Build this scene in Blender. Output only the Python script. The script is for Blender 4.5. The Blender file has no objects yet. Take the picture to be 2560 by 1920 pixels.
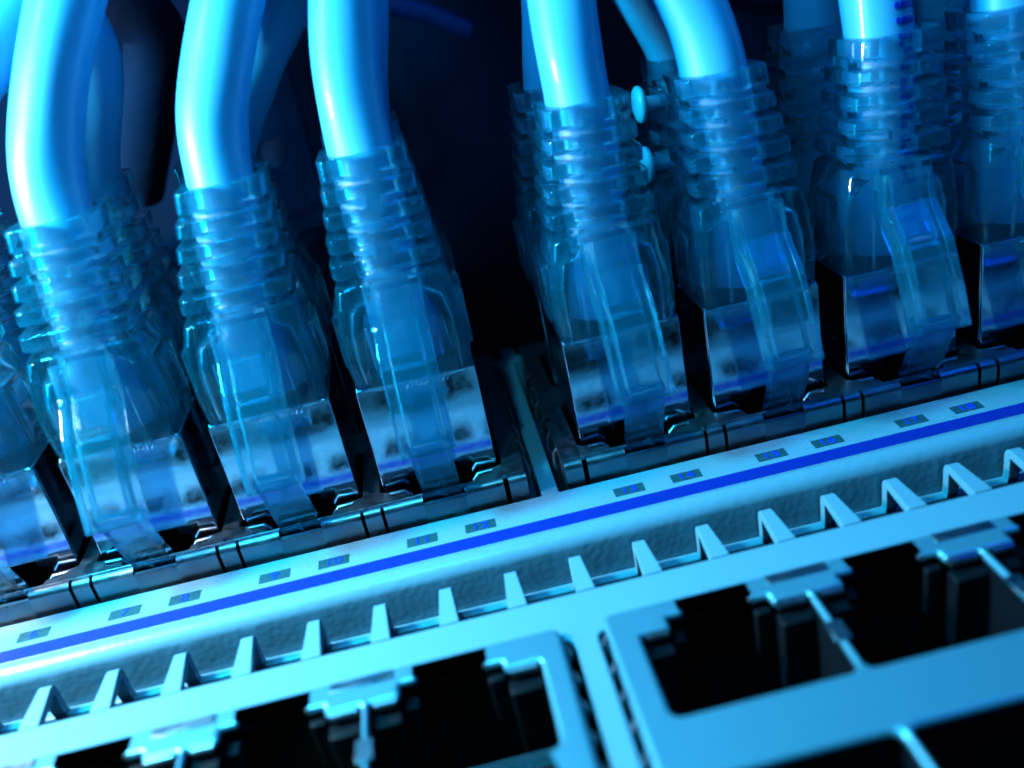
import bpy, bmesh, math, random
from mathutils import Vector, Matrix, noise
random.seed(7)
S = 0.1                      # all numbers below are millimetres; 1 Blender unit = 1 cm
sc = bpy.context.scene
col = sc.collection
sc.unit_settings.system = 'METRIC'; sc.unit_settings.scale_length = 0.01

# ------------------------------------------------------------------ camera
cam_d = bpy.data.cameras.new('camera'); cam = bpy.data.objects.new('camera', cam_d); col.objects.link(cam)
cam_d.sensor_width = 36; cam_d.lens = 36*2315.58/2560
cam_d.clip_start = 0.01; cam_d.clip_end = 500
Rw = [(0.97204667,-0.14453924,-0.18502347), (-0.22997228,-0.42735013,-0.87434811), (0.04730781,0.89245743,-0.44864429)]
right, up, back = Vector(Rw[0]), -Vector(Rw[1]), -Vector(Rw[2])
mw = Matrix((right, up, back)).transposed().to_4x4()
mw.translation = Vector((-5.3779, -72.2826, 50.0261))*S
cam.matrix_world = mw
cam_d.dof.use_dof = True; cam_d.dof.focus_distance = 91*S; cam_d.dof.aperture_fstop = 0.0326/(2.3*S) 
sc.camera = cam

# ------------------------------------------------------------------ world and lamps
w = bpy.data.worlds.new('World'); sc.world = w; w.use_nodes = True
w.node_tree.nodes['Background'].inputs[0].default_value = (0.0, 0.20, 0.75, 1)
w.node_tree.nodes['Background'].inputs[1].default_value = 0.05

def area(name, loc, target, size, power, color, size_y=None):
    d = bpy.data.lights.new(name, 'AREA'); d.energy = power*1.4; d.color = color
    d.size = size*S; d.shape = 'DISK'
    if size_y: d.shape = 'RECTANGLE'; d.size_y = size_y*S
    o = bpy.data.objects.new(name, d); col.objects.link(o)
    o.location = Vector(loc)*S
    o.rotation_euler = (Vector(target)-Vector(loc)).to_track_quat('-Z', 'Y').to_euler()
    return o
area('key_lamp', (-72, -11, 84), (-5, 0, 0), 17, 2700, (0.03, 0.74, 0.98))
area('near_left_fill', (-84, -8, 52), (-48, -2, 0), 15, 1400, (0.95, 0.72, 0.62))  # added unseen light that whitens the left end of the panel
area('cyan_top_lamp', (-60, -10, 150), (10, 5, 5), 44, 1900, (0.0, 0.42, 1.0))
area('blue_fill_lamp', (110, -40, 130), (10, 5, 10), 90, 500, (0.0, 0.12, 1.0))
area('back_rim_fill', (40, 120, 104), (0, 15, 20), 50, 3200, (0.0, 0.34, 1.0))  # added unseen light from behind, brightens boot edges and ring tops
area('left_edge_fill', (-150, -10, 60), (0, 8, 20), 80, 3600, (0.0, 0.55, 1.0))  # added broad unseen light for the clear boot edges to reflect
area('front_top_lamp', (-30, -50, 170), (-5, 5, 15), 5, 1000, (0.10, 0.75, 1.0))

sc.view_settings.view_transform = 'Standard'; sc.view_settings.look = 'None'
sc.view_settings.exposure = 0; sc.view_settings.gamma = 1
sc.render.engine = 'CYCLES'
sc.cycles.max_bounces = 20; sc.cycles.transmission_bounces = 18; sc.cycles.transparent_max_bounces = 24
sc.cycles.glossy_bounces = 5; sc.cycles.diffuse_bounces = 2
sc.cycles.caustics_refractive = True; sc.cycles.caustics_reflective = False
sc.cycles.sample_clamp_indirect = 8; sc.cycles.blur_glossy = 0.2; sc.cycles.use_denoising = True

# ------------------------------------------------------------------ materials
MATS = {}
def mat(name, base, rough=0.5, metal=0.0, trans=0.0, ior=1.45, coat=0.0, bump=None, mixrough=None, sss=0.0, tint=None):
    """bump: list of (scale per mm, strength mm, detail)"""
    m = bpy.data.materials.new(name); m.use_nodes = True; nt = m.node_tree; n = nt.nodes; L = nt.links
    b = n['Principled BSDF']
    b.inputs['Base Color'].default_value = (*base, 1); b.inputs['Roughness'].default_value = rough
    b.inputs['Metallic'].default_value = metal; b.inputs['Transmission Weight'].default_value = trans
    b.inputs['IOR'].default_value = ior; b.inputs['Coat Weight'].default_value = coat
    if sss:
        b.inputs['Subsurface Weight'].default_value = sss; b.inputs['Subsurface Radius'].default_value = (0.2*S*5, 0.5*S*5, 0.8*S*5); b.inputs['Subsurface Scale'].default_value = 0.3
    tc = n.new('ShaderNodeTexCoord')
    prev = None
    for (sca, dist, det) in (bump or []):
        t = n.new('ShaderNodeTexNoise'); t.inputs['Scale'].default_value = sca/S; t.inputs['Detail'].default_value = det
        L.new(tc.outputs['Object'], t.inputs['Vector'])
        bm_ = n.new('ShaderNodeBump'); bm_.inputs['Strength'].default_value = 1.0; bm_.inputs['Distance'].default_value = dist*S
        L.new(t.outputs['Fac'], bm_.inputs['Height'])
        if prev: L.new(prev, bm_.inputs['Normal'])
        prev = bm_.outputs['Normal']
    if prev: L.new(prev, b.inputs['Normal'])
    if mixrough:
        sca, lo, hi = mixrough
        t = n.new('ShaderNodeTexNoise'); t.inputs['Scale'].default_value = sca/S; t.inputs['Detail'].default_value = 6
        L.new(tc.outputs['Object'], t.inputs['Vector'])
        r = n.new('ShaderNodeMapRange'); r.inputs[1].default_value = 0.3; r.inputs[2].default_value = 0.7
        r.inputs[3].default_value = lo; r.inputs[4].default_value = hi
        L.new(t.outputs['Fac'], r.inputs[0]); L.new(r.outputs[0], b.inputs['Roughness'])
    if tint:
        sca, c2 = tint
        t = n.new('ShaderNodeTexNoise'); t.inputs['Scale'].default_value = sca/S; t.inputs['Detail'].default_value = 8; t.inputs['Roughness'].default_value = 0.7
        L.new(tc.outputs['Object'], t.inputs['Vector'])
        r = n.new('ShaderNodeValToRGB'); r.color_ramp.elements[0].position = 0.42; r.color_ramp.elements[1].position = 0.62
        r.color_ramp.elements[0].color = (*c2, 1); r.color_ramp.elements[1].color = (*base, 1)
        L.new(t.outputs['Fac'], r.inputs[0]); L.new(r.outputs[0], b.inputs['Base Color'])
    MATS[name] = m
    return m

def clear(name, base, see=0.35, milky=0.06, rough=0.03, bump=0.02, ior=1.30):
    m = mat(name, base, rough, 0, 1.0, ior, coat=0.0, bump=[(0.7, bump, 0)] if bump else None)
    nt = m.node_tree; n = nt.nodes; L = nt.links; b = n['Principled BSDF']; out = n['Material Output']
    b.inputs['Coat Roughness'].default_value = 0.03; b.inputs['Coat IOR'].default_value = 1.5
    tr = n.new('ShaderNodeBsdfTransparent'); tr.inputs[0].default_value = (*base, 1)
    t2 = n.new('ShaderNodeBsdfTranslucent'); t2.inputs[0].default_value = (0.0, 0.60, 1.0, 1)
    f2 = n.new('ShaderNodeBsdfDiffuse'); f2.inputs[0].default_value = (0.0, 0.60, 1.0, 1)
    d2 = n.new('ShaderNodeMixShader'); d2.inputs[0].default_value = 0.35
    L.new(t2.outputs[0], d2.inputs[1]); L.new(f2.outputs[0], d2.inputs[2])
    m1 = n.new('ShaderNodeMixShader'); m1.inputs[0].default_value = see
    L.new(b.outputs[0], m1.inputs[1]); L.new(tr.outputs[0], m1.inputs[2])
    m2 = n.new('ShaderNodeMixShader'); m2.inputs[0].default_value = milky
    L.new(m1.outputs[0], m2.inputs[1]); L.new(d2.outputs[0], m2.inputs[2])
    L.new(m2.outputs[0], out.inputs['Surface'])
    return m

M_FACE  = mat('powder_coated_steel', (0.085,0.205,0.275), 0.45, bump=[(3.0, 0.012, 3)])
M_BEZEL = mat('pale_painted_bezel', (0.085,0.205,0.275), 0.32, bump=[(0.4, 0.02, 0), (1.7, 0.02, 0)])
M_LABEL = mat('grained_label_strip', (0.085,0.205,0.275), 0.34, bump=[(4.5, 0.06, 2)])
M_STRIPE= mat('blue_ink', (0.0,0.014,0.19), 0.4, bump=[(8.0, 0.04, 2)])
M_BOX   = mat('dark_teal_ink', (0.005,0.035,0.05), 0.35, bump=[(7.0, 0.05, 2)], tint=(6.0, (0.01,0.06,0.075)))
M_DIGIT = mat('blue_digit_ink', (0.0,0.03,0.45), 0.4)
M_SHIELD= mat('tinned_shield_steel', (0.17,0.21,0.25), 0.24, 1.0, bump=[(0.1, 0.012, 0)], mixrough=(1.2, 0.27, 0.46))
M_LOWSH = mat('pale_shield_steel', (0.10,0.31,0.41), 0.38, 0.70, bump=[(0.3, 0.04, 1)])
M_PLUG  = mat('nickel_plug_shell', (0.37,0.42,0.50), 0.12, 1.0, bump=[(0.22, 0.03, 0), (1.8, 0.0025, 2)], mixrough=(1.5, 0.08, 0.16))
M_CRIMP = mat('crimped_foil', (0.35,0.45,0.55), 0.12, 1.0, bump=[(2.0, 0.05, 1)])
M_CLEAR = clear('clear_boot_plastic', (0.94,0.985,1.0), 0.12, 0.038, 0.0, 0.0, 1.43)
M_COVER = clear('clear_cover_plastic', (0.92,0.965,1.0), 0.12, 0.070, 0.03, 0.03, 1.46)
M_LATCH = clear('clear_latch_plastic', (0.30,0.62,0.80), 0.45, 0.01, 0.12, 0.0)
M_BODY  = clear('frosted_plug_body', (0.75,0.92,1.0), 0.45, 0.07, 0.06, 0.0)
M_CABLE = mat('pale_blue_cable_jacket', (0.045,0.25,0.44), 0.45, coat=0.12, bump=[(0.12, 0.25, 0)])
M_INK   = mat('navy_cable_print', (0.0,0.02,0.30), 0.5)
M_BLACK = mat('black_port_plastic', (0.002,0.003,0.005), 0.5); M_BLACK.node_tree.nodes['Principled BSDF'].inputs['Specular IOR Level'].default_value = 0.15
M_GOLD  = mat('gold_contact', (0.8,0.6,0.3), 0.25, 1.0)
M_DARK  = mat('dark_chassis_paint', (0.001,0.006,0.020), 0.8, bump=[(0.4,0.2,4)])
M_DCAB  = mat('dark_blue_cable_jacket', (0.003,0.010,0.08), 0.5)
MATS['dark_chassis_paint'].node_tree.nodes['Principled BSDF'].inputs['Specular IOR Level'].default_value = 0.08
M_WHITE = mat('white_nylon', (0.08,0.36,0.52), 0.35)

# ------------------------------------------------------------------ helpers
class MB:
    def __init__(s): s.v=[]; s.f=[]
    def add(s, v, f):
        o=len(s.v); s.v += [tuple(p) for p in v]; s.f += [tuple(i+o for i in q) for q in f]; return s
    def box(s, x0,x1,y0,y1,z0,z1):
        v=[(x,y,z) for x in (x0,x1) for y in (y0,y1) for z in (z0,z1)]
        return s.add(v, [(0,1,3,2),(4,6,7,5),(0,4,5,1),(2,3,7,6),(0,2,6,4),(1,5,7,3)])
    def loft(s, rings, close=False, caps=True):
        n=len(rings[0]); v=[p for r in rings for p in r]; f=[]
        m=len(rings)
        for i in range(m if close else m-1):
            a=i*n; b=((i+1)%m)*n
            for j in range(n): f.append((a+j, a+(j+1)%n, b+(j+1)%n, b+j))
        if caps and not close: f.append(tuple(range(n-1,-1,-1))); f.append(tuple((m-1)*n+j for j in range(n)))
        return s.add(v,f)
    def extrude_x(s, prof, x0, x1):
        """closed profile of (y,z) pulled along x"""
        return s.loft([[(x0,y,z) for y,z in prof],[(x1,y,z) for y,z in prof]])
    def tube(s, path, r, n=20, caps=True):
        rings=[]; N=len(path); P=[Vector(p) for p in path]; u=Vector((1,0,0.01))
        for i in range(N):
            t=(P[min(i+1,N-1)]-P[max(i-1,0)]).normalized()
            u=(u-t*u.dot(t)).normalized(); vv=t.cross(u)
            rr=r(i,P[i]) if callable(r) else r
            rings.append([P[i]+(u*math.cos(a)+vv*math.sin(a))*(rr if not isinstance(rr,tuple) else rr[k]) for k,a in enumerate([2*math.pi*j/n for j in range(n)])])
        return s.loft(rings, caps=caps)
    def mesh(s, name):
        me=bpy.data.meshes.new(name); me.from_pydata([tuple(c*S for c in p) for p in s.v],[],s.f); me.validate()
        bm=bmesh.new(); bm.from_mesh(me); bmesh.ops.recalc_face_normals(bm, faces=bm.faces); bm.to_mesh(me); bm.free()
        return me
    def build(s, name, m, parent=None, bevel=0, seg=2, smooth=True, loc=None):
        return link(name, s.mesh(name), m, parent, bevel, seg, smooth, loc)

def link(name, me, m, parent=None, bevel=0, seg=2, smooth=True, loc=None):
    if m: me.materials.clear(); me.materials.append(m)
    if smooth:
        me.polygons.foreach_set('use_smooth',[True]*len(me.polygons))
        try: me.set_sharp_from_angle(angle=math.radians(38))
        except Exception: pass
    o=bpy.data.objects.new(name, me); col.objects.link(o)
    if parent: o.parent=parent
    if loc: o.location=Vector(loc)*S
    if bevel:
        b=o.modifiers.new('bevel','BEVEL'); b.width=bevel*S; b.segments=seg; b.limit_method='ANGLE'; b.angle_limit=math.radians(40)
        b.harden_normals=False
    return o

def rounded(pts, r):
    """round the corners of a closed 2D polygon; r number or list"""
    out=[]; n=len(pts)
    for i in range(n):
        a=Vector(pts[i-1]); b=Vector(pts[i]); c=Vector(pts[(i+1)%n]); ri=r[i] if isinstance(r,(list,tuple)) else r
        d1=(a-b); d2=(c-b); ri=min(ri, d1.length*0.45, d2.length*0.45)
        if ri<0.02: out.append(tuple(b)); continue
        d1.normalize(); d2.normalize()
        p=b+d1*ri; q=b+d2*ri
        for k in range(5):
            t=k/4; out.append(tuple((1-t)**2*p+2*t*(1-t)*b+t*t*q))
    return out
def rect(x0,x1,y0,y1,r=0.3): return rounded([(x0,y0),(x1,y0),(x1,y1),(x0,y1)], r)

def plate_mesh(name, outline, holes, ztop, thick, bev=0.12, plane='XY'):
    cu=bpy.data.curves.new(name,'CURVE'); cu.dimensions='2D'; cu.fill_mode='BOTH'
    for pts in [outline]+holes:
        sp=cu.splines.new('POLY'); sp.points.add(len(pts)-1); sp.use_cyclic_u=True
        for i,p in enumerate(pts): sp.points[i].co=(p[0]*S,p[1]*S,0,1)
    cu.extrude=(thick/2-bev)*S; cu.bevel_depth=bev*S; cu.bevel_resolution=2; cu.offset=-bev*S
    o=bpy.data.objects.new('tmp',cu); col.objects.link(o)
    dg=bpy.context.evaluated_depsgraph_get(); dg.update()
    me=bpy.data.meshes.new_from_object(o.evaluated_get(dg)); me.name=name
    bpy.data.objects.remove(o); bpy.data.curves.remove(cu)
    me.transform(Matrix.Translation((0,0,(ztop-thick/2)*S)))
    return me

def sup(hw, hd, z, p=4.0, n=48, cx=0, cy=0):
    out=[]
    for k in range(n):
        a=2*math.pi*(k+0.5)/n; c,s_=math.cos(a),math.sin(a)
        out.append((cx+hw*math.copysign(abs(c)**(2/p),c), cy+hd*math.copysign(abs(s_)**(2/p),s_), z))
    return out

def remeshed(mb, name, voxel, smooth_it=4):
    me=mb.mesh(name+'_src'); o=bpy.data.objects.new('tmp',me); col.objects.link(o)
    r=o.modifiers.new('r','REMESH'); r.mode='VOXEL'; r.voxel_size=voxel*S; r.adaptivity=0
    s_=o.modifiers.new('s','SMOOTH'); s_.factor=0.5; s_.iterations=smooth_it
    dg=bpy.context.evaluated_depsgraph_get(); dg.update()
    out=bpy.data.meshes.new_from_object(o.evaluated_get(dg)); out.name=name
    bpy.data.objects.remove(o)
    return out

def catmull(pts, sub=8):
    P=[Vector(p) for p in pts]; P=[P[0]*2-P[1]]+P+[P[-1]*2-P[-2]]; out=[]
    for i in range(1,len(P)-2):
        a,b,c,d=P[i-1],P[i],P[i+1],P[i+2]
        for k in range(sub):
            t=k/sub; out.append(0.5*((2*b)+(c-a)*t+(2*a-5*b+4*c-d)*t*t+(3*b-a-3*c+d)*t**3))
    out.append(P[-2]); return out

def tag(o, label, cat, group=None, kind=None):
    o['label']=label; o['category']=cat
    if group: o['group']=group
    if kind: o['kind']=kind
def empty(name, loc=(0,0,0)):
    o=bpy.data.objects.new(name,None); o.location=Vector(loc)*S; o.empty_display_size=0.2; col.objects.link(o); return o

# ================================================================== THE SWITCH FRONT
XL, XR = -92, 112
sw = empty('network_switch', (0,-14,-1.25))
tag(sw, 'pale metal front of a network switch with rows of ports, blue stripe and vent ribs', 'network switch')
OFF = Vector((0,-14,-1.25))
def part(o):          # parts are modelled in world millimetres and hung on the switch empty
    o.parent = sw; o.matrix_parent_inverse = Matrix.Translation(-OFF*S)
    return o

# flat faceplate with openings for the two lower port blocks
YR = -11.0
blkL = rect(XL+3, -1.80, -45.5, -16.2, 0.8)
blkR = rect(0.10, XR-3, -45.5, -16.2, 0.8)
part(link('faceplate', plate_mesh('faceplate', rect(XL,XR,-62,YR,0.1), [blkL,blkR], -1.25, 1.0, 0.16), M_FACE))
# vent ribs: bent fingers of the same sheet, then the flange below
rib_prof_top=[]
def rib_profile(t):
    pts=[(YR+0.05,-1.25),(-6.6,-1.25)]
    for k in range(1,8):
        a=math.pi/2*k/7; pts.append((-6.6+0.9*math.sin(a), -2.15+0.9*math.cos(a)))
    pts.append((-5.7,-4.0)); pts.append((-5.60,-4.55)); pts.append((-5.5,-4.75))
    inn=[]
    for i,p in enumerate(pts):
        a=Vector(pts[max(i-1,0)]); b=Vector(pts[min(i+1,len(pts)-1)]); d=(b-a).normalized(); nn=Vector((d.y,-d.x))
        inn.append((p[0]+nn.x*t if p[0]>YR+0.1 else p[0], p[1]+nn.y*t))
    return pts+inn[::-1]
ribs_x=[-46.788+5.893*i for i in range(-7,26)]
proto=None
for x in ribs_x:
    if proto is None:
        m_=MB(); pr=rib_profile(0.85)
        n_=len(pr); rings=[]
        # width flares slightly into the faceplate
        def hw(y): return 0.54+0.35*max(0,(-10.6-y)/0.4)**1.6
        left=[(-hw(p[0]),p[0],p[1]) for p in pr]; rightp=[(hw(p[0]),p[0],p[1]) for p in pr]
        m_.loft([left,rightp]); me_r=m_.mesh('vent_rib')
    o=link('vent_rib', me_r, M_FACE, None, 0.2, 3); part(o); o.location=Vector((x,0,0))*S
    if proto is None: proto=o
# flange strip under the ribs and black backing added to paint the shade behind the slots
m_=MB(); m_.box(XL,XR,-6.35,-5.28,-5.6,-4.75); part(m_.build('vent_flange', M_FACE, bevel=0.2))
m_=MB(); m_.box(XL,XR,-60,38,-34,-31); m_.box(XL,XR,-5.2,-3.4,-31,-6.3); m_.box(XL,XR,-11.4,-10.9,-31,-2.6); part(m_.build('dark_backing', M_BLACK))

# bezel: rounded ridge and slanted wall, label strip, dividers between the port blocks
prof=[(-3.42,-0.02)]
for k in range(0,11):
    a=math.pi*0.5*k/10; prof.append((-3.75-1.45*math.sin(a)**1.1, -1.25+1.38*math.cos(a)))
prof += [(-5.22,-1.9),(-5.25,-4.9),(-5.25,-6.2),(-3.42,-6.2)]
m_=MB()
nx=180; rings=[]
for i in range(nx+1):
    x=XL+(XR-XL)*i/nx; rings.append([(x,y,z) for y,z in prof])
m_.loft(rings); part(m_.build('bezel_ridge', M_BEZEL, bevel=0.0))
holes=[rect(XL+3,-0.80,2.40,33.2,0.15), rect(0.88,XR-3,2.40,33.2,0.15)]
out=[(XL,-3.36),(XR,-3.36),(XR,34.8),(1.6,34.8),(1.5,37.6),(-0.1,37.6),(-0.2,34.8),(XL,34.8)]
part(link('bezel_frame', plate_mesh('bezel_frame', rounded(out,0.25), holes, 0.0, 6.0, 0.10), M_LABEL))
# printed stripe and number boxes
m_=MB(); m_.box(XL,XR,-3.24,-1.52,0.004,0.030); part(m_.build('blue_stripe', M_STRIPE))
colx=lambda k:(10+14*(k-1)) if k>0 else (-10+14*k)
def text_mesh(txt, size, m, name, bold=0.0, thick=0.02):
    cu=bpy.data.curves.new(name,'FONT'); cu.body=txt; cu.size=size*S; cu.align_x='CENTER'; cu.align_y='CENTER'; cu.extrude=thick*S; cu.offset=bold*S
    o=bpy.data.objects.new('tmp',cu); col.objects.link(o); dg=bpy.context.evaluated_depsgraph_get(); dg.update()
    me=bpy.data.meshes.new_from_object(o.evaluated_get(dg)); me.name=name; bpy.data.objects.remove(o); me.materials.clear(); me.materials.append(m)
    return me
for k in range(-3,6):
    for j,s_ in ((0,-2.79),(1,2.79)):
        num = 13+2*(k-1)+j if k>0 else 11+2*k+j
        x=colx(k)+s_
        b=MB().box(x-1.45,x+1.45,-0.78,0.58,0.004,0.028).build('number_box', M_BOX); part(b)
        d=bpy.data.objects.new('port_number', text_mesh(str(num), 1.65, M_DIGIT, 'port_number', 0.015)); col.objects.link(d)
        d.parent=b; d.location=Vector((x,-0.10,0.045))*S; d.scale=(1.05,0.85,1)

# ------------------------------------------------------------------ upper port blocks (shielded, with plugs)
ZT=2.3
def upper_block(c0, c1):
    x0=c0-8.15; x1=c1+8.15
    holes=[]
    cs=[c0+14*i for i in range(int(round((c1-c0)/14))+1)]
    for c in cs:
        # front row opening: body, shoulders, latch notch running out through the front bend
        holes.append(rounded([(c-6.15,15.4),(c-6.15,6.1),(c-5.3,5.9),(c-4.9,5.0),(c-3.3,5.0),(c-3.3,4.3),(c+3.3,4.3),(c+3.3,5.0),(c+4.9,5.0),(c+5.3,5.9),(c+6.15,6.1),(c+6.15,15.4)],0.3))
        holes.append(rounded([(c-6.15,19.6),(c-6.15,28.9),(c-4.9,29.2),(c-4.9,30.0),(c-2.0,30.0),(c-2.0,31.2),(c+2.0,31.2),(c+2.0,30.0),(c+4.9,30.0),(c+4.9,29.2),(c+6.15,28.9),(c+6.15,19.6)],0.3))
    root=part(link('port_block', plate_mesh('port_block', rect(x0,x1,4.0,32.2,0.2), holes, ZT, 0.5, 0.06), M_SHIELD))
    inv=root.matrix_parent_inverse
    # bent front: a wide panel per column and a narrow tab between, slots left open
    m_=MB(); t=0.45
    def bend(xa,xb,ztop=ZT,full=True):
        pr=[]
        if full:
            pr.append((4.0,ZT))
            for k in range(8):
                a=math.pi/2*k/7; pr.append((3.75-0.75*math.sin(a), ZT-0.75+0.75*math.cos(a)))
        else:
            pr+= [(3.0+0.4,ztop),(3.05,ztop-0.06),(3.0,ztop-0.15)]
        pr.append((2.96,-3.5)); pr.append((2.96+t,-3.5)); pr.append((3.0+t,(ZT-0.9) if full else ztop-0.1))
        if full: pr.append((3.5,ZT-0.55)); pr.append((4.0,ZT-t))
        m_.extrude_x(pr,xa,xb)
    prev=x0
    for i,c in enumerate(cs):
        a=(c-5.85) if i or 1 else x0; b=c+5.85
        if i==0: bend(x0+0.05,c-6.35)
        bend(a+0.0,c-2.05); bend(c-2.05,c+2.05,1.75,False); bend(c+2.05,b)
        if i<len(cs)-1: bend(c+7-0.80,c+7+0.80)
        else: bend(c+6.35,x1-0.05)
    o=m_.build('shield_front', M_SHIELD); o.parent=root
    # side walls with little spring teeth
    for bx in ((x0-0.01,x0+0.4,3.5,31.75,-6,ZT-0.52),(x1-0.4,x1+0.01,3.5,31.75,-6,ZT-0.52),(x0,x1,31.8,32.25,-6,ZT-0.52)):
        o=MB().box(*bx).build('shield_side', M_SHIELD); o.parent=root
    for xs,sg in ((x0,-1),(x1,1)):
        for y in (7,10.5,14,17.5,21,24.5):
            tm=MB().tube([(xs,y-0.9,-1.5),(xs+sg*0.5,y-0.4,0.5),(xs+sg*0.35,y,1.55),(xs-sg*0.05,y+0.1,1.95)],0.22,8); o=tm.build('spring_tooth', M_SHIELD); o.parent=root
    # black liner under the openings
    m_=MB(); m_.box(x0+0.6,x1-0.6,3.9,31.6,-16,-9.5)
    for i in range(len(cs)-1): m_.box(cs[i]+6.35,cs[i]+7.65,3.9,31.6,-9.4,ZT-0.6)
    m_.box(x0+0.6,x0+1.6,3.9,31.6,-9.4,ZT-0.6); m_.box(x1-1.6,x1-0.6,3.9,31.6,-9.4,ZT-0.6); m_.box(x0+1.7,x1-1.7,15.8,19.2,-9.4,ZT-0.6)
    o=m_.build('port_liner', M_BLACK); o.parent=root
    # rolled bright lips on both sides of every latch notch
    for c in cs:
        for sg in (-1,1):
            m_=MB().tube([(c+sg*5.6,5.95,ZT-0.35),(c+sg*3.7,5.75,ZT-0.30),(c+sg*3.2,5.8,ZT-0.9)],0.28,10); o=m_.build('port_lip', M_SHIELD); o.parent=root
    return root
upper_block(-80,-10); upper_block(10,94)

# ------------------------------------------------------------------ lower port blocks (empty ports)
ZL=-0.5
def lower_block(x0,x1,c0,n,dx):
    holes=[]; cs=[c0+14*i for i in range(n)]
    for c in cs:
        # upper of the two stacked ports: wide mouth, shoulders and a latch notch open to the top edge
        T=-18.5
        holes.append(rounded([(c-6.75,-26.95),(c+6.75,-26.95),(c+6.75,T),(c+3.9,T),(c+3.9,-17.6),(c+2.4,-17.6),(c+2.4,-15.9),(c-2.9,-15.9),(c-2.9,-17.2),(c-4.3,-17.2),(c-4.3,T),(c-6.75,T)],
             [0.9,0.9,0.3,0.3,0.3,0.3,0.0,0.0,0.3,0.3,0.3,0.3]))
        B=-41.4
        holes.append(rounded([(c-6.75,-32.3),(c-6.75,B),(c-4.3,B),(c-4.3,B-1.2),(c-2.4,B-1.2),(c-2.4,B-2.4),(c+2.4,B-2.4),(c+2.4,B-1.2),(c+4.3,B-1.2),(c+4.3,B),(c+6.75,B),(c+6.75,-32.3)],
             [0.9]+[0.3]*10+[0.9]))
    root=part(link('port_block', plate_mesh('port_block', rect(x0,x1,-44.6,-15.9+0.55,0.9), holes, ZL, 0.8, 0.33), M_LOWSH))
    m_=MB()
    m_.box(x0+0.3,x1-0.3,-44.3,-15.9,-22,-13.5)
    for i in range(n+1):
        xa=cs[0]-7+14*i; m_.box(xa-0.26,xa+0.26,-44.2,-16.0,-13.4,ZL-0.75)
    m_.box(x0+0.5,x1-0.5,-32.0,-27.3,-13.4,ZL-0.75); m_.box(x0+0.5,x1-0.5,-15.85,-15.45,-13.4,ZL-0.75)
    o=m_.build('port_liner', M_BLACK); o.parent=root
    for bx in ((x0-0.01,x0+0.35,-44,-16,-7,ZL-0.85),(x1-0.35,x1+0.01,-44,-16,-7,ZL-0.85)):
        o=MB().box(*bx).build('shield_side', M_LOWSH); o.parent=root
    for xs,sg in ((x0,-1),(x1,1)):
        for y in (-17.5,-20.4,-23.3,-26.2,-29.1,-32,-35):
            tm=MB().tube([(xs,y-0.5,-3),(xs+sg*0.35,y-0.2,-1.3),(xs,y,-0.8)],0.25,8); o=tm.build('spring_tooth', M_SHIELD); o.parent=root
    for c in cs:
        # rolled lips and inner steps of the mouth
        for (a,b,y) in ((-6.3,-4.6,-18.55),(4.2,6.4,-18.55)):
            o=MB().tube([(c+a,y,ZL-0.45),(c+b,y,ZL-0.45)],0.42,12).build('port_lip', M_SHIELD); o.parent=root
        o=MB().tube([(c+2.6,-16.3,ZL-0.4),(c+2.6,-17.55,ZL-0.4)],0.34,12).build('port_lip', M_SHIELD); o.parent=root
        for bx in ((c-6.7,c-4.4,-20.0,-18.6,-9,ZL-1.2),(c+4.0,c+6.7,-20.0,-18.6,-9,ZL-1.2),(c-4.2,c-3.1,-18.55,-17.3,-9,ZL-1.6),(c+2.5,c+3.8,-18.4,-17.7,-6,ZL-1.0)):
            o=MB().box(*bx).build('latch_step', M_BLACK, bevel=0.15); o.parent=root
        # dim contacts deep inside
        for q in range(8):
            xx=c-3.57+q*1.02
            o=MB().tube([(xx,-26.6,-12.5),(xx,-26.0,-6.0),(xx,-23.0,-9.5)],0.17,6).build('contact', M_GOLD); o.parent=root
    # joggled clip on the webs between two ports
    for i in range(n-1):
        xa=cs[i]+7; o=MB().box(xa-0.62,xa+0.62,-24.0,-22.0,ZL+0.004,ZL+0.10).build('web_clip', M_SHIELD, bevel=0.05); o.parent=root
    # raised bridge over the middle of each web
        o=MB().box(xa-2.7,xa+2.3,-16.6,-15.6,ZL+0.004,ZL+0.12).build('web_bridge', M_SHIELD, bevel=0.06); o.parent=root
lower_block(-88.5,-2.75,-81.5,6,0)
lower_block(0.75,95,9.85,6,0)

# ================================================================== CABLES WITH PLUGS
# local frame: x across, y depth (latch side -y), z up; origin at the port mouth in the body axis
YF=-4.0   # front face of the plug body
def shell_mesh():
    m_=MB(); t=0.28
    # front face with the stepped notch at its foot
    def sheet(poly, y0, y1):
        m_.loft([[(x,y0,z) for x,z in poly],[(x,y1,z) for x,z in poly]])
    front=rounded([(-5.75,0.9),(-3.1,0.9),(-3.1,2.3),(-2.0,2.6),(-2.0,3.3),(2.0,3.3),(2.0,2.6),(3.1,2.3),(3.1,0.9),(5.75,0.9),(5.75,13.0),(-5.75,13.0)],0.3)
    return front
fr=shell_mesh()
def wall_from_plate():
    me=plate_mesh('plug_shell', fr, [], 0, 0.35, 0.1)   # in XY (x,z)
    me.transform(Matrix.Rotation(math.radians(90),4,'X'))   # y->z, z->-y
    me.transform(Matrix.Translation((0,YF*S,0)))
    return me
me_front=wall_from_plate()
bm=bmesh.new(); bm.from_mesh(me_front)
b2=MB()
def rsheet(x0,x1,y0,y1,z0,z1): b2.box(x0,x1,y0,y1,z0,z1)
rsheet(-5.75,-5.45,YF+0.36,4.0,0.9,13.0); rsheet(5.45,5.75,YF+0.36,4.0,0.9,13.0); rsheet(-5.75,5.75,4.001,4.3,0.9,13.0)
rsheet(-5.4,5.4,YF+0.4,3.95,8.0,8.4)
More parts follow.
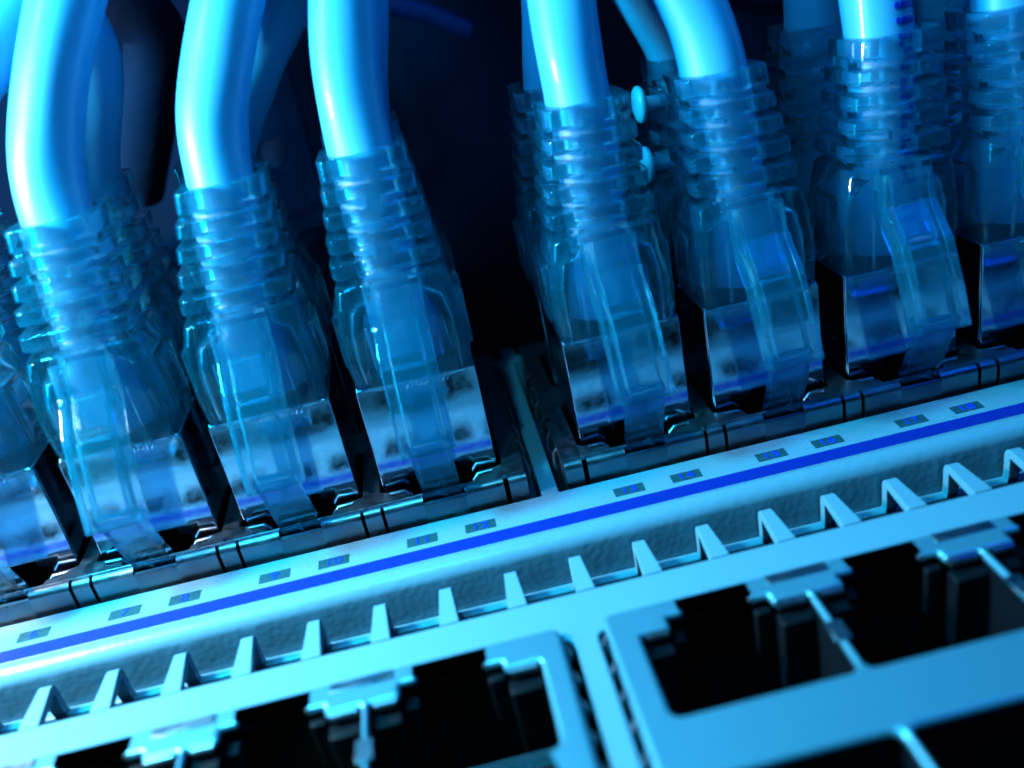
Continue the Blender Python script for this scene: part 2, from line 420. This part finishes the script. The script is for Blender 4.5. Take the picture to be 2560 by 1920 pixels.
mtmp=b2.mesh('t'); bm.from_mesh(mtmp); me_shell=bpy.data.meshes.new('plug_shell'); bm.to_mesh(me_shell); bm.free()

def crimp_mesh():
    m_=MB(); rnd=random.Random(3)
    for k in range(12):
        x=-1.6+k*0.42; z=12.75+0.1*math.sin(k*1.7)
        m_.tube([(x-0.1,YF-0.02,z-0.35-0.2*rnd.random()),(x+0.15*rnd.random(),YF-0.12,z),(x+0.1,YF+0.15,z+0.42)],0.11,8)
    return m_.mesh('crimp_edge')
me_crimp=crimp_mesh()

def boot_mesh():
    m_=MB()
    # hood: a cup open at the bottom, bored for the cable
    o_=[(5.60,4.15,12.5,9),(5.75,4.3,13.6,10),(5.88,4.5,16.0,10),(5.8,4.55,18.0,10),(5.42,4.5,21.0,9),(5.15,4.4,22.6,8),(4.95,4.2,22.95,6)]
    i_=[(3.35,3.35,22.95,2),(3.4,3.35,21.6,2.2),(4.5,3.4,20.4,6),(4.95,3.6,18.0,8),(5.05,3.6,15.0,8),(4.85,3.45,12.5,8)]
    m_.loft([sup(a,b,z,p) for a,b,z,p in o_]+[sup(a,b,z,p) for a,b,z,p in i_], close=True)
    # collar step and front shelf that carries the cover
    m_.box(-2.45,2.45,-5.0,-3.6,19.2,22.9)
    m_.box(-3.1,3.1,-4.85,-3.6,13.4,19.0)
    for sg in (-1,1):      # flat grip pads with a recess
        m_.loft([sup(0.5,2.4,z,6,48,sg*5.75,0.3) for z in (14.6,15.4)]); m_.loft([sup(0.5,2.2,z,6,48,sg*5.55,0.3) for z in (19.6,20.4)])
        m_.loft([sup(0.5,0.5,z,6,48,sg*5.7,-1.9) for z in (15,20)]); m_.loft([sup(0.5,0.5,z,6,48,sg*5.7,2.3) for z in (15,20)])
    R=[(23.75,1.35,5.05,4.4),(25.95,1.25,4.80,4.25),(28.05,1.25,4.52,4.1),(30.10,1.25,4.24,3.95),(32.10,1.80,3.95,3.78)]
    for z,h,hw_,hd_ in R:
        m_.loft([sup(hw_,hd_,z,8),sup(hw_,hd_,z+h,8),sup(3.22,3.22,z+h,2),sup(3.22,3.22,z,2)], close=True)
    gaps=[(22.8,23.9,'s'),(24.9,26.2,'f'),(27.1,28.4,'s'),(29.2,30.5,'f'),(31.3,32.3,'s')]
    for z0,z1,kd in gaps:
        if kd=='f':
            m_.box(-0.9,0.9,-3.95,-3.15,z0,z1); m_.box(-0.9,0.9,3.15,3.95,z0,z1)
        else:
            m_.box(3.2,4.1,-1.6,1.6,z0,z1); m_.box(-4.1,-3.2,-1.6,1.6,z0,z1)
    return remeshed(m_, 'boot', 0.09, 2)
me_boot0=boot_mesh()
import array
def bent_boot(bx, by):
    me=me_boot0.copy(); n=len(me.vertices); a=array.array('f',[0.0])*(3*n); me.vertices.foreach_get('co',a)
    for i in range(n):
        z=a[3*i+2]/S
        if z>19.0:
            k=((z-19.0)/14.0)**1.35; a[3*i]+=bx*k*S; a[3*i+1]+=by*k*S
    me.vertices.foreach_set('co',a); me.update(); return me

def cover_mesh():
    m_=MB()
    P=[(-5.05,22.4),(-5.75,19.6),(-8.5,16.7),(-10.6,12.2),(-11.75,8.9)]
    pr=[]; t=0.8
    def off(d):
        r=[]
        for i,p in enumerate(P):
            a=Vector(P[max(i-1,0)]); b=Vector(P[min(i+1,len(P)-1)]); dd=(b-a).normalized(); nn=Vector((-dd.y,dd.x))
            if nn.x<0: nn=-nn
            r.append((p[0]+nn.x*d,p[1]+nn.y*d))
        return r
    W=2.5
    outer=P; inner=off(t); deep=off(2.5)
    # web
    m_.extrude_x(outer+inner[::-1],-W,W)
    # rails
    m_.extrude_x(outer+deep[::-1],-W,-W+0.9); m_.extrude_x(outer+deep[::-1],W-0.9,W)
    # foot wall, rounded corners come from the remesh
    f=P[-1]; g=P[-2]; d=(Vector(f)-Vector(g)).normalized(); nn=Vector((-d.y,d.x)); nn = nn if nn.x>0 else -nn
    a=Vector(f); b=a-d*0.8; 
    m_.extrude_x([tuple(a),tuple(b),tuple(b+nn*2.5),tuple(a+nn*2.5)],-W,W)
    # cross rib
    a=Vector(P[2]); m_.extrude_x([(a.x,a.y),(a.x-0.05,a.y-0.5),(a.x+1.2,a.y-0.8),(a.x+1.2,a.y)],-W,W)
    return remeshed(m_,'latch_cover',0.11,4)
me_cover=cover_mesh()

def latch_mesh():
    m_=MB()
    P=[(-6.75,-1.5),(-6.95,1.4),(-8.95,5.6),(-10.6,9.4)]
    t=0.95
    inn=[(y+t,z+0.25) for y,z in P]
    m_.extrude_x(P+inn[::-1],-1.85,1.85)
    fr_=[(y-0.12,z) for y,z in P]
    for sg in (-1,1):
        x0_,x1_=(1.55,1.85) if sg>0 else (-1.85,-1.55)
        m_.extrude_x(fr_[1:]+[(y+0.05,z) for y,z in P[1:]][::-1],x0_,x1_)
    return remeshed(m_,'latch',0.10,3)
me_latch=latch_mesh()
# moulded mark on the latch
me_mark=text_mesh('ASK', 1.55, M_COVER, 'moulded_mark', -0.01, 0.07)
me_body=MB().loft([sup(a,b,z,5) for a,b,z in ((4.4,3.0,8.6),(4.4,3.1,13.5),(3.7,2.9,18.5),(3.3,2.7,19.6))]).mesh('plug_body')

def smooth_path(path):
    pts=catmull(path,8)
    q=[pts[0]]; acc=0; step=0.8
    for a,b in zip(pts,pts[1:]):
        L_=(b-a).length; d=step-acc
        while d<=L_: q.append(a.lerp(b,d/L_)); d+=step
        acc=(acc+L_)%step
    for it in range(40):
        n_=[p.copy() for p in q]
        for i in range(1,len(q)-1):
            w_ = 0.5 if q[i].z>27 else 0.08
            n_[i]=q[i].lerp((q[i-1]+q[i+1])/2, w_)
        q=n_
    return q
def jacket(path, seed, r=3.02):
    pts=smooth_path(path)
    # lumpy jacket: the twisted pairs show through
    def rad(i,p):
        out=[]
        for k in range(28):
            a=2*math.pi*k/28
            out.append(r*(1+0.016*math.sin(2*a+p.z*0.45+seed)+0.014*math.sin(3*a-p.z*0.28+seed*2)+0.03*noise.noise(Vector((math.cos(a)*1.2+seed,math.sin(a)*1.2,p.z*0.16)))))
        return tuple(out)
    m_=MB(); m_.tube(pts, rad, 28)
    return m_

def extend(pts):
    a,b=Vector(pts[-2]),Vector(pts[-1]); d=(b-a).normalized()
    return pts+[tuple(b+d*12+Vector((0,4,0))), tuple(b+d*22+Vector((0,18,-2))), tuple(b+d*26+Vector((0,40,-12)))]

def cable(c, row, path, label, tilt=(0,0,0), bend=(0,1.8), full=True):
    yb = 10.7 if row=='front' else 24.3
    root=empty('ethernet_cable',(c,yb,0.0))
    tag(root,label,'network cable','ethernet cables with clear boots')
    base=Vector((c,yb,0.0))
    rot=Matrix.Rotation(math.radians(tilt[2]),4,'Z')@Matrix.Rotation(math.radians(tilt[0]),4,'X')@Matrix.Rotation(math.radians(tilt[1]),4,'Y')
    if row=='rear': rot=rot@Matrix.Rotation(math.pi,4,'Z')
    root.matrix_world=Matrix.Translation(base*S)@rot
    sh=link('plug_shell', me_shell, M_PLUG, root, 0.07, 2)
    cr=link('crimp_edge', me_crimp, M_CRIMP, sh)
    pb=link('plug_body', me_body, M_BODY, root)
    bo=link('boot', bent_boot(*bend), M_CLEAR, root)
    cv=link('latch_cover', me_cover, M_COVER, bo)
    la=link('latch', me_latch, M_LATCH, root)
    mk=link('moulded_mark', me_mark, None, la)
    mk.matrix_local = Matrix.Translation(Vector((0.1,-8.08,3.75))*S) @ Matrix.Rotation(math.radians(64.5),4,'X') @ Matrix.Rotation(math.radians(90),4,'Z')
    inv=root.matrix_world.inverted()
    def axis(z):
        k=(max(0,z-19.0)/14.0)**1.35
        return root.matrix_world@(Vector((bend[0]*k,bend[1]*k,z))*S)
    low=axis(14); mid=axis(24); top=axis(33)
    if row=='front':      # the measured points lie on the camera rays: carry them back to the leaning boot
        CC=Vector((-5.3779,-72.2826,50.0261))
        path=[tuple(CC+(Vector(p)-CC)*((top.y/S+0.5+k_*1.0+72.28)/(10.3+72.28))) for k_,p in enumerate(path)]
    P=[tuple(low/S),tuple(axis(19)/S),tuple(mid/S),tuple(axis(28.5)/S),tuple(top/S)]+list(path)
    P=extend(P)
    me=jacket(P,c*0.37+yb).mesh('jacket'); me.transform(inv)
    jk=link('jacket', me, M_CABLE, root)
    return root, jk, P

paths_front={
 -52:[(-49.5,11.2,38.2),(-44.5,12,42.2),(-39,13,46.5),(-34,14,51)],
 -38:[(-36.2,10.7,38),(-34.6,10.7,41),(-32.1,10.6,45.6),(-29.0,10.4,50.2)],
 -24:[(-22.2,10.7,37.2),(-20.7,10.6,40.5),(-19.0,10.4,44),(-16.6,10.2,48.2)],
 -10:[(-9.8,10.7,37.5),(-9.3,10.6,40.5),(-8.7,10.4,43.6),(-7.8,10.2,47)],
 10:[(9.75,10.7,37.2),(9.65,10.6,39.6),(9.75,10.4,42.8),(10,10.2,46.5)],
 24:[(22.6,10.7,36.2),(21.6,10.6,38.4),(20.4,10.4,41.4),(18.9,10.2,45.5)],
 38:[(37.4,10.7,37),(37.0,10.6,39),(36.5,10.4,42.5)],
 52:[(50.5,10.7,37.4),(48.7,10.6,40.4),(46.6,10.4,44)],
}
paths_rear={
 -52:[(-50,24.2,38),(-46,24,43),(-42,23,48)],
 -38:[(-36.4,24.3,37.5),(-34.4,24.2,41),(-32.2,24.0,45.2),(-31.8,23,48.6),(-35,22,51.5)],
 -24:[(-22.4,24.3,36.4),(-19.8,24.2,40.2),(-16.9,24,43.8),(-13.1,24,47.2)],
 -10:[(-9.3,24.3,36.6),(-8.6,24.2,40),(-7.0,24,45.5)],
 10:[(10.6,24.3,36.8),(11.1,24.2,39),(11.6,24,43)],
 24:[(22.8,24.3,36.4),(21.5,24.2,38.4),(19.8,24,42)],
 38:[(38.2,24.3,36.8),(37.9,24.2,39),(37.4,24,42)],
 52:[(51.6,24.3,37),(50.4,24.2,40),(49.5,24,43)],
 66:[(65.5,24.3,37),(64.5,24.2,40),(63.5,24,43)],
}
nm={-52:'5 and 6',-38:'7 and 8',-24:'9 and 10',-10:'11 and 12',10:'13 and 14',24:'15 and 16',38:'17 and 18',52:None,66:None}
lab_f={
 -52:'front row cable with clear boot cut by the left picture edge',
 -38:'brightest pale cable with clear boot in the front row above numbers 7 and 8',
 -24:'pale cable curving right from its clear boot above numbers 9 and 10, front row',
 -10:'pale cable in clear boot above numbers 11 and 12, last before the block divider',
 10:'pale cable in clear boot above numbers 13 and 14, first right of the block divider',
 24:'pale cable leaning left from its clear boot above numbers 15 and 16, front row',
 38:'cable with dotted navy print in clear boot above numbers 17 and 18, front row',
 52:'dim cable in clear boot at the right picture edge, front row beside the printed cable'}
lab_r={
 -52:'back row cable in clear boot at the far left edge behind the front cables',
 -38:'shaded back row cable bending left at its top behind the brightest front cable',
 -24:'shaded back row cable behind the front cable of numbers 9 and 10',
 -10:'back row cable almost hidden behind the front cable of numbers 11 and 12',
 10:'back row cable peeking out left of the front cable of numbers 13 and 14',
 24:'dim back row cable with two white knobs beside its boot',
 38:'back row cable whose ringed boot shows left of the dotted navy print cable',
 52:'back row cable seen between the two rightmost front cables',
 66:'back row cable in the dark top right corner'}
tilts={-52:(-1.5,0,1),-38:(-1.3,-0.3,-0.6),-24:(-1.6,-0.3,0.6),-10:(-1.4,0.1,-0.5),10:(-1.7,-0.2,1.0),24:(-1.6,-0.4,1.0),38:(-1.3,0.1,0.5),52:(-1.5,-0.2,1.5)}
bends={-52:(1.0,1.6),-38:(1.1,1.6),-24:(1.7,1.6),-10:(0.1,1.7),10:(0.75,1.5),24:(-0.5,1.6),38:(1.3,1.4),52:(-0.5,1.6)}
made={}
for c,p in paths_front.items(): made[c]=cable(c,'front',p,lab_f[c],tilts[c],bends[c])
for c,p in paths_rear.items(): cable(c,'rear',p,lab_r[c],(random.uniform(-.6,.6),random.uniform(-.8,.8),random.uniform(-1.2,1.2)),(random.uniform(-.6,.6),random.uniform(-1.2,-.4)))

# dotted print running up the cable above numbers 17 and 18
for cc_,shift in ((38,0),(52,9)):
    root,jk,P=made[cc_]
    pts=smooth_path(P)
    glyphs=['11110','00000','11111','00101','00001','00000','11111','10001','10001','00000','01110','10001','11111','00000','10100','11111','00100','00000','11111','10101','10001','00000','11011','00000','01111','10000','11111','00000']
    m_=MB(); pth=[p for p in pts if 16<p.z<50]
    L=0; gi=0
    step=0.62; acc=0; last=pth[0]
    samples=[]
    for p in pth[1:]:
        seg=(p-last).length; n_=max(1,int(seg/0.05))
        for k in range(n_):
            acc+=seg/n_
            if acc>=step: acc-=step; samples.append((last.lerp(p,(k+1)/n_),(p-last).normalized()))
        last=p
    for i,(p,t) in enumerate(samples):
        g=glyphs[(i+shift)%len(glyphs)]
        for j,ch in enumerate(g):
            if ch=='1':
                ang=math.radians(-82+ j*11.0)
                u=Vector((1,0,0)); u=(u-t*u.dot(t)).normalized(); v=t.cross(u)
                nrm=u*math.cos(ang)+v*math.sin(ang)
                ccen=p+nrm*3.07
                s1=t; s2=t.cross(nrm)
                ring=[ccen+nrm*0.05+(s1*math.cos(a)+s2*math.sin(a))*0.31 for a in [2*math.pi*q/10 for q in range(10)]]
                ring0=[q-nrm*0.14 for q in ring]
                m_.loft([ring0,ring])
    me=m_.mesh('dotted_print'); me.transform(root.matrix_world.inverted()); o=link('dotted_print',me,M_INK,jk)

# white knobs beside the back row boot of port 15
for z,l in ((30.2,'white round knob beside the dim back row boot, the upper of two'),(24.0,'white round knob beside the dim back row boot, the lower of two')):
    e=empty('push_rivet',(18.2,22.0,z)); tag(e,l,'rivet','white knobs beside a boot')
    hd=[]
    for k in range(9):
        a=math.pi*k/8; hd.append([( -0.62*math.cos(a)*1.0, (0.15+1.75*math.sin(a)**0.6)*math.cos(b), (0.15+1.75*math.sin(a)**0.6)*math.sin(b)) for b in [2*math.pi*q/24 for q in range(24)]])
    MB().loft(hd).build('head', M_WHITE, e)
    MB().tube([(0.5,0,0),(1.3,0,-0.1),(2.6,0.2,-0.2)],0.75,16).build('stem', M_WHITE, e)

# ================================================================== DARK BACKGROUND
e=MB().box(-140,170,70,78,-30,90).build('equipment_rack', M_DARK, bevel=0.6); tag(e,'dark flat side of a rack far behind the ports','rack')
e=MB().box(-60,-14,40,52,-30,21).build('equipment_case', M_DARK, bevel=0.8); tag(e,'dark equipment case with a thin pale edge behind the left cables','equipment case')
e=MB().tube([(-46,38.2,20.6),(-8,38.2,20.9)],0.22,8).build('edge_rod', M_DARK); tag(e,'thin rod crossing the dark gap behind the boots','rod')
for i,(pth_,l) in enumerate([
   ([(24,34,46),(34,36,38),(44,38,36),(60,42,40)],'dark blue cable crossing behind the boots of numbers 15 and 17, lower one'),
   ([(20,40,54),(32,42,46),(46,44,44),(66,46,50)],'dark blue cable crossing behind the boots of numbers 15 and 17, upper one')]):
    o=MB().tube(catmull(pth_,10),2.6,18).build('dark_cable', M_DCAB); tag(o,l,'cable','dark blue cables in the background')
o=MB().tube(catmull([(-60,44,58),(-46,42,52),(-36,40,50),(-30,41,46),(-34,44,38),(-40,48,28)],10),3.4,18).build('dark_cable', M_DARK); tag(o,'thick black cable looping in the dark behind the left cables','cable')

e=MB().tube(catmull([(-11,48,43.5),(-6,48,43.4),(0,48,41.0),(5,48,38.0)],8),lambda i,p:1.5-0.02*i,16).build('velcro_strap', M_DCAB); tag(e,'faint blue strap hanging in the dark at the top centre','strap')
e=empty('rack_rail',(-24,56,10))
tag(e,'dark upright rack rail with round holes behind the left cables','rack rail')
b=plate_mesh('rail_web', rect(-5,5,-40,40,0.5), [[(2.2*math.cos(a),y+2.2*math.sin(a)) for a in [2*math.pi*q/20 for q in range(20)]] for y in (-24,-8,8,24)], 0, 1.5, 0.2)
b.transform(Matrix.Rotation(math.radians(90),4,'X')); o=link('rail_web', b, M_DARK, e)
o.location=Vector((0,6,24))*S
